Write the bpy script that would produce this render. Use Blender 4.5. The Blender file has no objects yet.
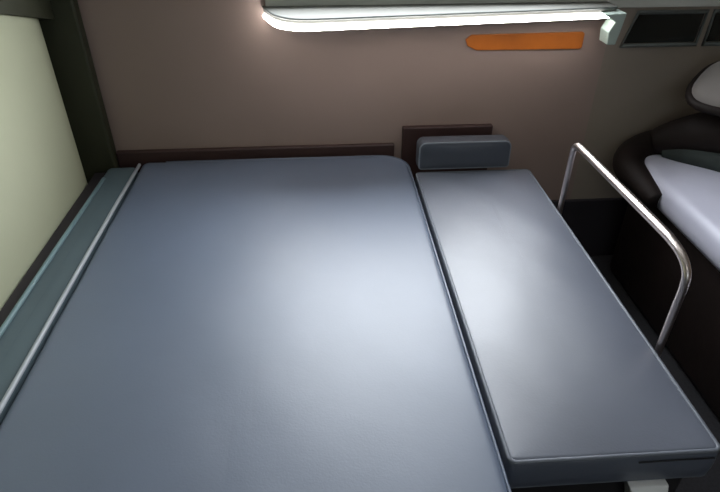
import bpy, bmesh, math, random
from mathutils import Vector
C = bpy.context.scene
PI = math.pi
H = 1.343
# ------------------------------------------------------------------ materials
def mat(name, col, rough=.6, metal=0., spec=.5, noise=0., nscale=8., bump=0., bscale=60., coat=0., coat_r=.3,
        emit=None, estr=0., sheen=0., bump2=0., b2scale=6., ior=None):
    m = bpy.data.materials.new(name); m.use_nodes = True
    nt = m.node_tree; b = nt.nodes['Principled BSDF']
    b.inputs['Base Color'].default_value = (*col, 1)
    b.inputs['Roughness'].default_value = rough
    b.inputs['Metallic'].default_value = metal
    b.inputs['Specular IOR Level'].default_value = spec
    b.inputs['Coat Weight'].default_value = coat
    b.inputs['Coat Roughness'].default_value = coat_r
    b.inputs['Sheen Weight'].default_value = sheen
    if ior: b.inputs['IOR'].default_value = ior
    tc = nt.nodes.new('ShaderNodeTexCoord')
    if noise:
        n = nt.nodes.new('ShaderNodeTexNoise'); n.inputs['Scale'].default_value = nscale
        n.inputs['Detail'].default_value = 4
        nt.links.new(tc.outputs['Object'], n.inputs['Vector'])
        r = nt.nodes.new('ShaderNodeValToRGB')
        r.color_ramp.elements[0].position = .3; r.color_ramp.elements[1].position = .7
        r.color_ramp.elements[0].color = (*[c*(1-noise) for c in col], 1)
        r.color_ramp.elements[1].color = (*[min(1, c*(1+noise)) for c in col], 1)
        nt.links.new(n.outputs['Fac'], r.inputs['Fac']); nt.links.new(r.outputs['Color'], b.inputs['Base Color'])
    last = None
    for st, sc, dist in ((bump, bscale, .001), (bump2, b2scale, .02)):
        if not st: continue
        n = nt.nodes.new('ShaderNodeTexNoise'); n.inputs['Scale'].default_value = sc; n.inputs['Detail'].default_value = 3
        nt.links.new(tc.outputs['Object'], n.inputs['Vector'])
        bp = nt.nodes.new('ShaderNodeBump'); bp.inputs['Strength'].default_value = st; bp.inputs['Distance'].default_value = dist
        nt.links.new(n.outputs['Fac'], bp.inputs['Height'])
        if last: nt.links.new(last.outputs['Normal'], bp.inputs['Normal'])
        last = bp
    if last: nt.links.new(last.outputs['Normal'], b.inputs['Normal'])
    if emit:
        b.inputs['Emission Color'].default_value = (*emit, 1); b.inputs['Emission Strength'].default_value = estr
    return m
M = dict(
    vinyl=mat('blue_grey_vinyl', (.105, .135, .200), .48, noise=.05, nscale=5, bump=.25, bscale=240, bump2=.10, b2scale=5, coat=.8, coat_r=.55, spec=.8),
    vinyl2=mat('grey_vinyl', (.100, .114, .155), .47, noise=.05, nscale=6, bump=.25, bscale=240, bump2=.10, b2scale=7, coat=.9, coat_r=.52, spec=.8),
    head=mat('slate_vinyl', (.070, .078, .100), .5, noise=.06, nscale=9, bump=.2, bscale=240, bump2=.1, b2scale=9, spec=.6),
    bolster=mat('teal_grey_vinyl', (.085, .120, .140), .55, noise=.08, nscale=6, bump=.2, bscale=200),
    piping=mat('pale_piping', (.40, .43, .46), .45, bump=.2, bscale=300),
    piping_t=mat('teal_piping', (.16, .25, .27), .5, bump=.2, bscale=300),
    piping_g=mat('grey_piping', (.22, .24, .28), .42, bump=.2, bscale=300),
    piping_s=mat('slate_piping', (.15, .165, .20), .45, bump=.2, bscale=300),
    zipm=mat('dark_zip', (.02, .02, .025), .6),
    wall=mat('brown_grey_laminate', (.30, .215, .185), .62, noise=.07, nscale=2.2, bump=.15, bscale=90),
    wall_up=mat('upper_grey_laminate', (.55, .55, .50), .6, noise=.05, nscale=3),
    wall_r=mat('olive_grey_laminate', (.27, .22, .178), .65, noise=.08, nscale=2.5, bump=.1, bscale=80),
    left=mat('pale_green_panel', (.44, .45, .31), .6, noise=.04, nscale=3, bump=.1, bscale=60),
    olive=mat('olive_trim_and_shade', (.030, .031, .014), .6, noise=.1, nscale=6),
    dark=mat('dark_lower_panel', (.022, .017, .022), .7, noise=.15, nscale=6),
    floor=mat('dark_carpet', (.016, .015, .018), .9, noise=.3, nscale=140, bump=.6, bscale=300),
    ceil=mat('ceiling_fabric', (.35, .34, .31), .8, noise=.04, nscale=6),
    brown=mat('brown_board_and_shade', (.045, .020, .018), .6, noise=.1, nscale=7),
    base=mat('charcoal_bed_base', (.018, .016, .018), .7, noise=.1, nscale=9),
    chrome=mat('brushed_steel', (.66, .58, .55), .30, metal=1., bump=.05, bscale=300),
    white=mat('white_plastic', (.86, .86, .87), .4),
    palewhite=mat('pale_green_plastic', (.42, .50, .45), .45),
    shelf=mat('shelf_grey', (.17, .17, .155), .5, noise=.04, nscale=5),
    orange=mat('orange_plate', (.42, .11, .008), .5, noise=.25, nscale=5),
    glass=mat('dark_tinted_glass', (.006, .009, .008), .12, spec=.4),
    frame=mat('grey_window_frame', (.10, .11, .105), .5),
    leather=mat('dark_brown_leather', (.010, .005, .004), .68, spec=.3, noise=.2, nscale=9, bump=.3, bscale=120, bump2=.2, b2scale=10),
    green=mat('dark_green_cloth', (.022, .030, .028), .8, noise=.2, nscale=20, bump=.3, bscale=120),
    seatpale=mat('pale_lavender_vinyl', (.55, .55, .66), .42, noise=.05, nscale=7, bump=.2, bscale=200, coat=.4, coat_r=.5, bump2=.1, b2scale=8),
    pillow=mat('grey_pillow_fabric', (.17, .15, .14), .8, noise=.08, nscale=9, bump=.4, bscale=200, sheen=.3),
    led=mat('light_diffuser', (.9, .9, .9), .4, emit=(1., .985, .95), estr=36.),
    lamp=mat('fill_lamp_diffuser', (.9, .9, .9), .4, emit=(1., .97, .90), estr=4.2),
    day2=mat('bright_daylight_pane', (.8, .85, .9), .4, emit=(.90, .95, 1.), estr=17.),
    day=mat('daylight_fill_pane', (.8, .85, .9), .4, emit=(.80, .93, 1.), estr=2.2),
)
# ------------------------------------------------------------------ helpers
def obj(name, bm, m, parent=None, smooth=True):
    me = bpy.data.meshes.new(name); bmesh.ops.recalc_face_normals(bm, faces=bm.faces)
    bm.to_mesh(me); bm.free()
    if smooth:
        for p in me.polygons: p.use_smooth = True
    me.materials.append(M[m])
    o = bpy.data.objects.new(name, me); C.collection.objects.link(o)
    if parent:
        o.parent = parent
        o.location = Vector((0, 0, 0)) - parent.location if False else o.location
    return o
def fix(o):
    """geometry is written in world coordinates: cancel the parent's place"""
    p = o.parent; off = Vector((0, 0, 0))
    while p: off += p.location; p = p.parent
    for v in o.data.vertices: v.co -= off
    return o
def part(name, bm, m, parent, smooth=True): return fix(obj(name, bm, m, parent, smooth))
def tag(o, label, cat, group=None):
    o['label'] = label; o['category'] = cat
    if group: o['group'] = group
    return o
def empty(name, loc, label, cat):
    o = bpy.data.objects.new(name, None); C.collection.objects.link(o); o.location = loc; o.empty_display_size = .05
    return tag(o, label, cat)
def struct(name, bm, m, smooth=False):
    o = obj(name, bm, m, None, smooth); o['kind'] = 'structure'; return o
def box(x0, x1, y0, y1, z0, z1, bev=0., seg=3, bm=None):
    b2 = bmesh.new()
    vs = [b2.verts.new((x, y, z)) for z in (z0, z1) for (x, y) in ((x0, y0), (x1, y0), (x1, y1), (x0, y1))]
    for f in ((0, 1, 2, 3), (4, 5, 6, 7), (0, 1, 5, 4), (1, 2, 6, 5), (2, 3, 7, 6), (3, 0, 4, 7)):
        b2.faces.new([vs[i] for i in f])
    bmesh.ops.recalc_face_normals(b2, faces=b2.faces)
    if bev: bmesh.ops.bevel(b2, geom=list(b2.edges), offset=bev, segments=seg, profile=.5, affect='EDGES')
    return b2
def prism(pts, axis, a0, a1, bev=0.):
    """extrude a polygon given in the two other axes (order x,y,z without axis)"""
    bm = bmesh.new()
    def co(p, a):
        l = list(p); l.insert(axis, a); return l
    A = [bm.verts.new(co(p, a0)) for p in pts]; B = [bm.verts.new(co(p, a1)) for p in pts]
    bm.faces.new(A); bm.faces.new(B); n = len(pts)
    for i in range(n): bm.faces.new((A[i], A[(i+1) % n], B[(i+1) % n], B[i]))
    bmesh.ops.recalc_face_normals(bm, faces=bm.faces)
    if bev: bmesh.ops.bevel(bm, geom=list(bm.edges), offset=bev, segments=2, profile=.5, affect='EDGES')
    return bm
def smooth_path(pts, n=10, closed=False):
    P = [Vector(p) for p in pts]; out = []; L = len(P)
    rng = range(L) if closed else range(L-1)
    for i in rng:
        if closed: p0, p1, p2, p3 = P[i-1], P[i], P[(i+1) % L], P[(i+2) % L]
        else: p0, p1, p2, p3 = P[max(i-1, 0)], P[i], P[i+1], P[min(i+2, L-1)]
        for k in range(n):
            t = k/n
            out.append(.5*((2*p1)+(-p0+p2)*t+(2*p0-5*p1+4*p2-p3)*t*t+(-p0+3*p1-3*p2+p3)*t**3))
    if not closed: out.append(P[-1])
    return out
def tube(path, rad, seg=12, closed=False, bm=None, flat=1.):
    bm = bm or bmesh.new(); P = [Vector(p) for p in path]; n = len(P); rings = []
    for i, p in enumerate(P):
        if closed: t = P[(i+1) % n]-P[i-1]
        else: t = P[min(i+1, n-1)]-P[max(i-1, 0)]
        t.normalize(); up = Vector((0, 0, 1)) if abs(t.z) < .95 else Vector((1, 0, 0))
        a = t.cross(up).normalized(); b = a.cross(t).normalized()
        if i and not closed or (i and closed):
            # keep frames aligned
            pa = rings[-1][1]; a = (pa - t*pa.dot(t)).normalized(); b = a.cross(t).normalized()
        r = rad(i/(n-1)) if callable(rad) else rad
        rings.append(([bm.verts.new(p+a*math.cos(2*PI*k/seg)*r+b*math.sin(2*PI*k/seg)*r*flat) for k in range(seg)], a))
    R = [r[0] for r in rings]
    for i in range(n if closed else n-1):
        A, B = R[i], R[(i+1) % n]
        if closed and i == n-1:   # match nearest start
            s = min(range(seg), key=lambda s: (B[s].co-A[0].co).length)
            B = B[s:]+B[:s]
        for k in range(seg): bm.faces.new((A[k], A[(k+1) % seg], B[(k+1) % seg], B[k]))
    if not closed: bm.faces.new(R[0]); bm.faces.new(R[-1])
    return bm
def rrect(x0, x1, y0, y1, radii, d, nc=8, ns=16):
    """rounded rectangle loop inset by d; radii = (SW, SE, NE, NW)"""
    x0 += d; x1 -= d; y0 += d; y1 -= d
    rr = [max(r-d, .0005) for r in radii]
    mx = min(x1-x0, y1-y0)/2
    rr = [min(r, mx*.98) for r in rr]
    cs = [(x0+rr[0], y0+rr[0], PI), (x1-rr[1], y0+rr[1], 1.5*PI), (x1-rr[2], y1-rr[2], 0), (x0+rr[3], y1-rr[3], .5*PI)]
    out = []
    for q in range(4):
        cx, cy, a0 = cs[q]; r = rr[q]
        arc = [(cx+r*math.cos(a0+k/nc*PI/2), cy+r*math.sin(a0+k/nc*PI/2)) for k in range(nc+1)]
        out += arc
        nx, ny, na = cs[(q+1) % 4]; nr = rr[(q+1) % 4]
        s = arc[-1]; e = (nx+nr*math.cos(na), ny+nr*math.sin(na))
        out += [(s[0]+(e[0]-s[0])*k/ns, s[1]+(e[1]-s[1])*k/ns) for k in range(1, ns)]
    return out
def cushion(x0, x1, y0, y1, z0, z1, radii, er=.02, crown=.012, wob=.0, seed=1):
    """upholstered slab: soft edges of radius er, crowned top"""
    bm = bmesh.new(); rings = []
    if not isinstance(radii, tuple): radii = (radii,)*4
    prof = [(er*.8, z0), (er*.25, z0+er*.25), (0, z0+er*.8), (-.002, (z0+z1)/2), (0, z1-er)]
    for k in range(1, 7):
        a = k/6*PI/2; prof.append((er*(1-math.cos(a)), z1-er+er*math.sin(a)))
    hm = min(x1-x0, y1-y0)/2*.96
    for k in range(1, 15):
        t = k/14; d = er+(hm-er)*t
        prof.append((d, None))
    rnd = random.Random(seed); ph = [rnd.uniform(0, 6) for _ in range(6)]
    for d, z in prof:
        top = z is None; z = z1 if top else z
        lp = rrect(x0, x1, y0, y1, radii, d); v = []
        for (x, y) in lp:
            if top:
                u = min(1, abs(x-(x0+x1)/2)/((x1-x0)/2-er)); q = min(1, abs(y-(y0+y1)/2)/((y1-y0)/2-er))
                z = z1+crown*(1-u**2.6)*(1-q**5)
            w = wob*(math.sin(x*21+ph[0])*math.sin(y*17+ph[1])+.6*math.sin(x*37+y*23+ph[2])) if z >= z1 - er*.5 else 0
            v.append(bm.verts.new((x, y, z+w)))
        rings.append(v)
    for A, B in zip(rings, rings[1:]):
        n = len(A)
        for k in range(n): bm.faces.new((A[k], A[(k+1) % n], B[(k+1) % n], B[k]))
    bm.faces.new(rings[0]); bm.faces.new(rings[-1])
    return bm
def loop3(x0, x1, y0, y1, radii, d, z):
    if not isinstance(radii, tuple): radii = (radii,)*4
    return [(x, y, z) for x, y in rrect(x0, x1, y0, y1, radii, d)]
def pillowmesh(cx, cy, cz, ax, ay, az, n=28, p=2.6):
    """stuffed pillow: superellipse outline, pinched rim"""
    bm = bmesh.new(); rows = []
    def sp(v, e): return math.copysign(abs(v)**e, v)
    m = 14
    for j in range(1, m):
        f = -PI/2+PI*j/m
        rows.append([bm.verts.new((cx+ax*sp(math.cos(f), .55)*sp(math.cos(2*PI*i/n), 2/p), cy+ay*sp(math.cos(f), .55)*sp(math.sin(2*PI*i/n), 2/p), cz+az*math.sin(f))) for i in range(n)])
    for A, B in zip(rows, rows[1:]):
        for k in range(n): bm.faces.new((A[k], A[(k+1) % n], B[(k+1) % n], B[k]))
    t = bm.verts.new((cx, cy, cz+az)); b = bm.verts.new((cx, cy, cz-az))
    for k in range(n):
        bm.faces.new((rows[-1][k], rows[-1][(k+1) % n], t)); bm.faces.new((rows[0][(k+1) % n], rows[0][k], b))
    return bm
# ------------------------------------------------------------------ setting
XL, XR, YB, YF, ZC = -.86, 2.05, 1.86, -1.6, 2.0
struct('floor', box(XL-.05, XR+.05, YF-.05, YB+.05, -.05, 0), 'floor')
struct('ceiling', box(XL-.05, XR+.05, YF-.05, YB+.05, ZC, ZC+.05), 'ceil')
# back wall: brown laminate; dark lower plinth on the aisle; paler laminate above the shelf
struct('wall_back', box(XL-.05, .93, YB, YB+.05, 0, ZC), 'wall')
struct('wall_back_right', box(.93, XR+.05, YB, YB+.05, 0, ZC), 'wall_r')
struct('wall_right', box(XR, XR+.05, YF, YB, 0, ZC), 'wall_r')
struct('wall_front', box(XL, XR, YF-.05, YF, 0, ZC), 'ceil')
# left wall: pale panel that rounds away into the dark corner, sloping upper edge
def left_panel():
    plan = [(-.782, YF), (-.782, .4), (-.780, 1.0), (-.778, 1.3), (-.777, 1.655)]+[(-.777-.055*(1-math.cos(a/10*1.5)), 1.655+.155*math.sin(a/10*1.5)) for a in range(1, 11)]
    bm = bmesh.new(); back = [(-.865, y) for x, y in plan]
    def top(y): return 1.022-.27*(y-1.55)
    A = [bm.verts.new((x, y, 0)) for x, y in plan]; B = [bm.verts.new((x, y, top(y))) for x, y in plan]
    D = [bm.verts.new((x, y, 0)) for x, y in back]; E = [bm.verts.new((x, y, top(y))) for x, y in back]
    for i in range(len(plan)-1):
        bm.faces.new((A[i], A[i+1], B[i+1], B[i])); bm.faces.new((B[i], B[i+1], E[i+1], E[i]))
        bm.faces.new((D[i], D[i+1], E[i+1], E[i]))
    bm.faces.new((A[-1], B[-1], E[-1], D[-1])); bm.faces.new((A[0], B[0], E[0], D[0]))
    return bm
struct('wall_left', left_panel(), 'left', True)
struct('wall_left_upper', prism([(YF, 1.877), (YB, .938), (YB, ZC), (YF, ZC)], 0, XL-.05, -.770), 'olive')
struct('corner_shade_post', box(XL, -.706, 1.818, YB, 0, 1.25, .008), 'olive')                 # near-black post standing in for the shade in the corner
struct('trim_2', box(.70, XR, YB-.015, YB, 0, .262, .004), 'dark')                # dark lower panel in the aisle
struct('gap_shade_strip', box(-.706, .245, YB-.02, YB, .40, .516, .006), 'brown')           # dark strip coloured as the shadow gap behind the mattress
struct('trim_3', box(-.16, XR, YB-.008, YB+.002, .951, 1.02, .003), 'wall_up')         # pale laminate above the shelf

# two dark windows high on the right
def window(name, x0, x1, slant):
    z0, z1 = .842, .930; y = YB
    e = bpy.data.objects.new(name, None); C.collection.objects.link(e); e.location = ((x0+x1)/2, y, z0); e['kind'] = 'structure'
    pts = [(x0, z0), (x1-.004, z0), (x1, z0+.01), (x1+.004, z1), (x0+slant, z1), (x0+.004, z0+.02)]
    part('pane', prism(pts, 1, y-.006, y-.001), 'glass', e, False)
    bm = bmesh.new()
    cs = [(x0-.008, z0-.008), (x1+.006, z0-.008), (x1+.012, z1+.006), (x0+slant-.008, z1+.006)]
    loop = [(a, y-.006, b) for a, b in cs]
    tube(smooth_path(loop, 1, True), .007, 8, True, bm)
    part('window_frame', bm, 'frame', e)
window('window_1', .985, 1.222, .030)
window('window_2', 1.262, 1.50, .004)
# daylight window above the shelf
e = bpy.data.objects.new('window_4', None); C.collection.objects.link(e); e.location = (.42, YB, 1.12); e['kind'] = 'structure'
part('pane', box(-.22, .80, YB-.012, YB-.004, 1.055, 1.62), 'day2', e, False)
part('window_frame', tube([(-.23, YB-.012, 1.04), (.81, YB-.012, 1.04), (.81, YB-.012, 1.64), (-.23, YB-.012, 1.64)], .02, 8, True), 'wall_up', e)
# unseen window added behind the viewer as daylight fill
e = bpy.data.objects.new('fill_window', None); C.collection.objects.link(e); e.location = (.5, YF, 1.2); e['kind'] = 'structure'
part('pane', box(-.1, 1.1, YF+.004, YF+.012, 1.15, 1.75), 'day', e, False)
bm = tube([(-.12, YF+.01, 1.13), (1.12, YF+.01, 1.13), (1.12, YF+.01, 1.77), (-.12, YF+.01, 1.77)], .02, 8, True)
part('window_frame', bm, 'frame', e)

# ------------------------------------------------------------------ shelf with its light
lip = [(-.168, 1.850, .950), (-.150, 1.795, .950), (-.125, 1.735, .950), (-.092, 1.698, .950), (-.050, 1.680, .950), (.02, 1.682, .950),
       (.23, 1.703, .950), (.528, 1.733, .950), (.842, 1.764, .950), (.895, 1.772, .950)]
lp = smooth_path(lip, 6)
sh = empty('wall_shelf', (.36, 1.78, .955), 'pale grey shallow shelf high on the brown back wall, above the light strip', 'shelf')
poly = [(p.x, p.y+.006) for p in lp]+[(.895, YB-.009), (-.160, YB-.009)]
part('board', prism(poly, 2, .957, .971), 'shelf', sh, False)
part('edging', tube([(p.x, p.y+.006, .968) for p in lp], .0035, 8), 'frame', sh)
br = prism([(.845, .957), (.912, .960), (.905, .905), (.898, .868), (.872, .868), (.868, .905), (.882, .935)], 1, 1.74, 1.80, .003)
b_ = part('end_bracket', br, 'palewhite', sh, False); b_['label'] = 'pale green curved end bracket'
st = empty('light_strip', (.36, 1.72, .945), 'long glowing white light strip curving along the underside edge of the shelf', 'light')
part('diffuser', tube([(p.x, p.y, p.z-.006) for p in lp], lambda t: .0026+.0044*math.sin(PI*min(1, t*3.2+.08)/2)*(1-.85*t), 12), 'led', st)
fb = bmesh.new(); FR = [[fb.verts.new((p.x+a, p.y+b, z)) for a, b, z in ((0, .009, .957), (0, .009, .938), (0, .013, .938), (0, .013, .957))] for p in lp]
for A_, B_ in zip(FR, FR[1:]):
    for k in range(4): fb.faces.new((A_[k], A_[(k+1) % 4], B_[(k+1) % 4], B_[k]))
fb.faces.new(FR[0]); fb.faces.new(FR[-1])
part('housing', fb, 'white', st, False)  # hidden ribbon added behind the diffuser to keep its light off the wall

# orange plate on the back wall
pl = prism([(.462, .862), (.480, .876), (.840, .880), (.848, .874), (.848, .830), (.840, .826), (.500, .828), (.470, .842)], 1, YB-.006, YB+.002, .0015)
tag(obj('orange_plate', pl, 'orange', None, False), 'long narrow orange plate mounted on the brown back wall below the light strip', 'wall plate')
# brown backing board behind the headrest
tag(obj('backing_board', box(.272, .585, YB-.022, YB+.002, .36, .576, .004), 'brown', None, False), 'dark brown board on the back wall behind the small upright cushion', 'board')

# ------------------------------------------------------------------ bed
bb = empty('bed_base', (0, .9, 0), 'dark charcoal platform under the blue grey mattress and the narrow side cushion', 'bed base')
part('platform', box(-.765, .272, -.35, 1.76, 0, .405, .008), 'base', bb, False)
part('side_ledge', box(-.770, -.728, -.35, 1.79, .41, .468, .006), 'dark', bb, False)
part('side_platform', box(.285, .650, .605, 1.66, 0, .405, .008), 'base', bb, False)
MX = (-.612, .284, -.3, 1.812)
mt = empty('mattress', (-.16, .75, .407), 'wide blue grey vinyl mattress filling the left and middle of the berth', 'mattress')
part('pad', cushion(*MX, .407, .494, (.03, .03, .10, .03), .022, .012, .0012, 3), 'vinyl', mt)
part('piping', tube([(-.617, -.3, .497), (-.616, .5, .497), (-.617, 1.1, .497), (-.616, 1.5, .497), (-.614, 1.78, .496)], .0052, 10), 'piping', mt)
MR = (.03, .03, .10, .03)
part('piping', tube([p for p in loop3(*MX, MR, .004, .489) if p[0] > -.58 and p[1] > 0], .0028, 8), 'vinyl', mt)

SX = (.292, .668, .579, 1.662)
sc_ = empty('side_cushion', (.48, 1.1, .407), 'narrow grey vinyl cushion with piped edges beside the wide mattress, under the guard rail', 'cushion')
part('pad', cushion(*SX, .417, .496, .015, .012, .014, .0012, 8), 'vinyl2', sc_)
part('piping', tube(loop3(*SX, .015, .003, .493), .0042, 8, True), 'piping_s', sc_)
part('piping', tube(loop3(*SX, .015, .004, .424), .0036, 8, True), 'piping_g', sc_)
part('zip', tube([(.52, .5765, .480), (.60, .5765, .481), (.655, .5765, .480)], .0016, 6), 'zipm', sc_)
tb = bmesh.new()
cv = [tb.verts.new(c) for c in ((.520, .572, .414), (.592, .572, .414), (.576, .520, .350), (.540, .520, .350), (.520, .602, .414), (.592, .602, .414), (.576, .602, .350), (.540, .602, .350))]
for q in ((0, 1, 2, 3), (4, 5, 6, 7), (0, 1, 5, 4), (1, 2, 6, 5), (2, 3, 7, 6), (3, 0, 4, 7)): tb.faces.new([cv[i] for i in q])
bmesh.ops.recalc_face_normals(tb, faces=tb.faces); bmesh.ops.bevel(tb, geom=list(tb.edges), offset=.002, segments=2, profile=.5, affect='EDGES')
tag(obj('plastic_clip', tb, 'white', None, False), 'small white tapered plastic clip under the near end of the narrow side cushion', 'clip')

# left bolster strip between mattress and wall
bo = empty('side_bolster', (-.68, .75, .407), 'thin dark teal padded strip between the pale left wall and the mattress', 'bolster')
part('pad', cushion(-.722, -.622, -.3, 1.79, .407, .487, .02, .014, .002), 'bolster', bo)
part('piping', tube([(-.718, -.3, .490), (-.716, .7, .490), (-.712, 1.3, .490), (-.708, 1.7, .488)], .0062, 10), 'piping_t', bo)

# headrest
hd = empty('headrest_cushion', (.445, 1.70, .51), 'small slate upright cushion standing at the head of the narrow side cushion', 'cushion')
bm = bmesh.new()
import mathutils
hb = cushion(-.146, .152, -.046, .046, 0, .066, (.012, .012, .022, .022), .010, .003)
Rm = mathutils.Matrix.Translation((.447, 1.702, .548)) @ mathutils.Matrix.Rotation(PI/2-.05, 4, 'X') @ mathutils.Matrix.Translation((0, 0, -.026))
bmesh.ops.transform(hb, matrix=Rm, verts=hb.verts)
part('pad', hb, 'head', hd)
pth = [Rm @ Vector(p) for p in loop3(-.146, .152, -.046, .046, (.012, .012, .022, .022), .003, .062)]
part('piping', tube(pth, .003, 8, True), 'piping_g', hd)

# ------------------------------------------------------------------ guard rail
X = .685
rl = empty('guard_rail', (X, 1.12, .42), 'bent steel guard rail standing on the aisle edge of the side cushion', 'guard rail')
z1 = .703
pts = [(X, .834, .40), (X, .834, .60), (X, .834, .655), (X, .842, .684), (X, .868, .702), (X, .905, .709), (X, .96, z1+.007), (X, 1.20, z1), (X, 1.37, .697), (X, 1.398, .694), (X, 1.413, .683), (X, 1.417, .66), (X, 1.417, .55), (X, 1.417, .40)]
part('bar', tube(smooth_path(pts, 8), lambda t: .0100 - .0025*abs(2*t-1), 16), 'chrome', rl)
for y in (.834, 1.417):
    part('foot_plate', box(.650, .696, y-.022, y+.022, .375, .405, .004), 'chrome', rl)

# ------------------------------------------------------------------ seat across the aisle
se = empty('aisle_seat', (1.35, 1.5, 0), 'dark brown seat with a pale lavender cushion across the aisle, by the back wall', 'seat')
part('seat_base', box(1.09, 1.80, .6, 1.76, 0, .40, .03, 4), 'leather', se)
part('seat_cushion', cushion(1.052, 1.60, .55, 1.76, .40, .50, (.1, .1, .12, .10), .035, .02, .002, 4), 'seatpale', se)
def roll(path, r, f=1.): return tube(smooth_path(path, 8), r, 16, flat=f)
part('side_bolster', roll([(1.045, 1.52, .44), (1.03, 1.62, .46), (1.035, 1.71, .47), (1.08, 1.775, .48), (1.16, 1.80, .50), (1.30, 1.79, .53), (1.50, 1.75, .55)], lambda t: .028+.030*math.sin(PI*min(1, t*1.6)/2)), 'leather', se)
part('backrest', roll([(1.13, 1.765, .535), (1.20, 1.72, .57), (1.28, 1.66, .60), (1.38, 1.58, .62), (1.50, 1.45, .63), (1.60, 1.30, .63)], lambda t: .035+.055*math.sin(PI*min(1, t*1.5+.05)/2)), 'leather', se)
c_ = part('fabric_strip', roll([(1.15, 1.72, .515), (1.20, 1.655, .527), (1.27, 1.57, .535), (1.34, 1.47, .54), (1.40, 1.3, .535)], lambda t: .02+.014*math.sin(PI*t)), 'green', se)
c_['label'] = 'dark green fabric strip along the back of the seat'
pw = empty('pillow', (1.262, 1.672, .70), 'grey pillow propped on the dark seat back at the right edge', 'pillow')
pm = pillowmesh(0, 0, 0, .125, .095, .045)
Rp = mathutils.Matrix.Translation((1.262, 1.672, .752)) @ mathutils.Matrix.Rotation(.70, 4, 'Z') @ mathutils.Matrix.Rotation(-.35, 4, 'Y')
bmesh.ops.transform(pm, matrix=Rp, verts=pm.verts)
part('pad', pm, 'pillow', pw)
rim = [Rp @ Vector((.125*math.copysign(abs(math.cos(a))**.77, math.cos(a)), .095*math.copysign(abs(math.sin(a))**.77, math.sin(a)), 0)) for a in [2*PI*k/40 for k in range(40)]]
part('trim', tube(rim, .014, 10, True), 'leather', pw)

# ------------------------------------------------------------------ ceiling lamp added out of view as fill light over the berth
lm = empty('fill_lamp', (.35, -.2, ZC), 'unseen round ceiling lamp added as fill light over the near end of the berth', 'lamp')
bm = bmesh.new(); bmesh.ops.create_cone(bm, cap_ends=True, segments=40, radius1=.20, radius2=.22, depth=.03, matrix=mathutils.Matrix.Translation((.35, -.2, ZC-.015)))
part('housing', bm, 'white', lm, False)
bm = bmesh.new(); bmesh.ops.create_cone(bm, cap_ends=True, segments=40, radius1=.17, radius2=.185, depth=.012, matrix=mathutils.Matrix.Translation((.35, -.2, ZC-.037)))
part('diffuser', bm, 'lamp', lm, False)

# ------------------------------------------------------------------ world, camera, view
w = bpy.data.worlds.new('World'); C.world = w; w.use_nodes = True
w.node_tree.nodes['Background'].inputs[0].default_value = (.5, .6, .7, 1); w.node_tree.nodes['Background'].inputs[1].default_value = .3
cd = bpy.data.cameras.new('camera'); co = bpy.data.objects.new('camera', cd); C.collection.objects.link(co)
cd.sensor_width = 36; cd.lens = 36*575/720; cd.clip_start = .02
co.location = (0, 0, H); co.rotation_euler = (math.radians(90-34.08), 0, math.radians(-3.87))
C.camera = co
C.view_settings.view_transform = 'Standard'; C.view_settings.look = 'None'
C.view_settings.exposure = 0; C.view_settings.gamma = 1; C.view_settings.use_curve_mapping = False
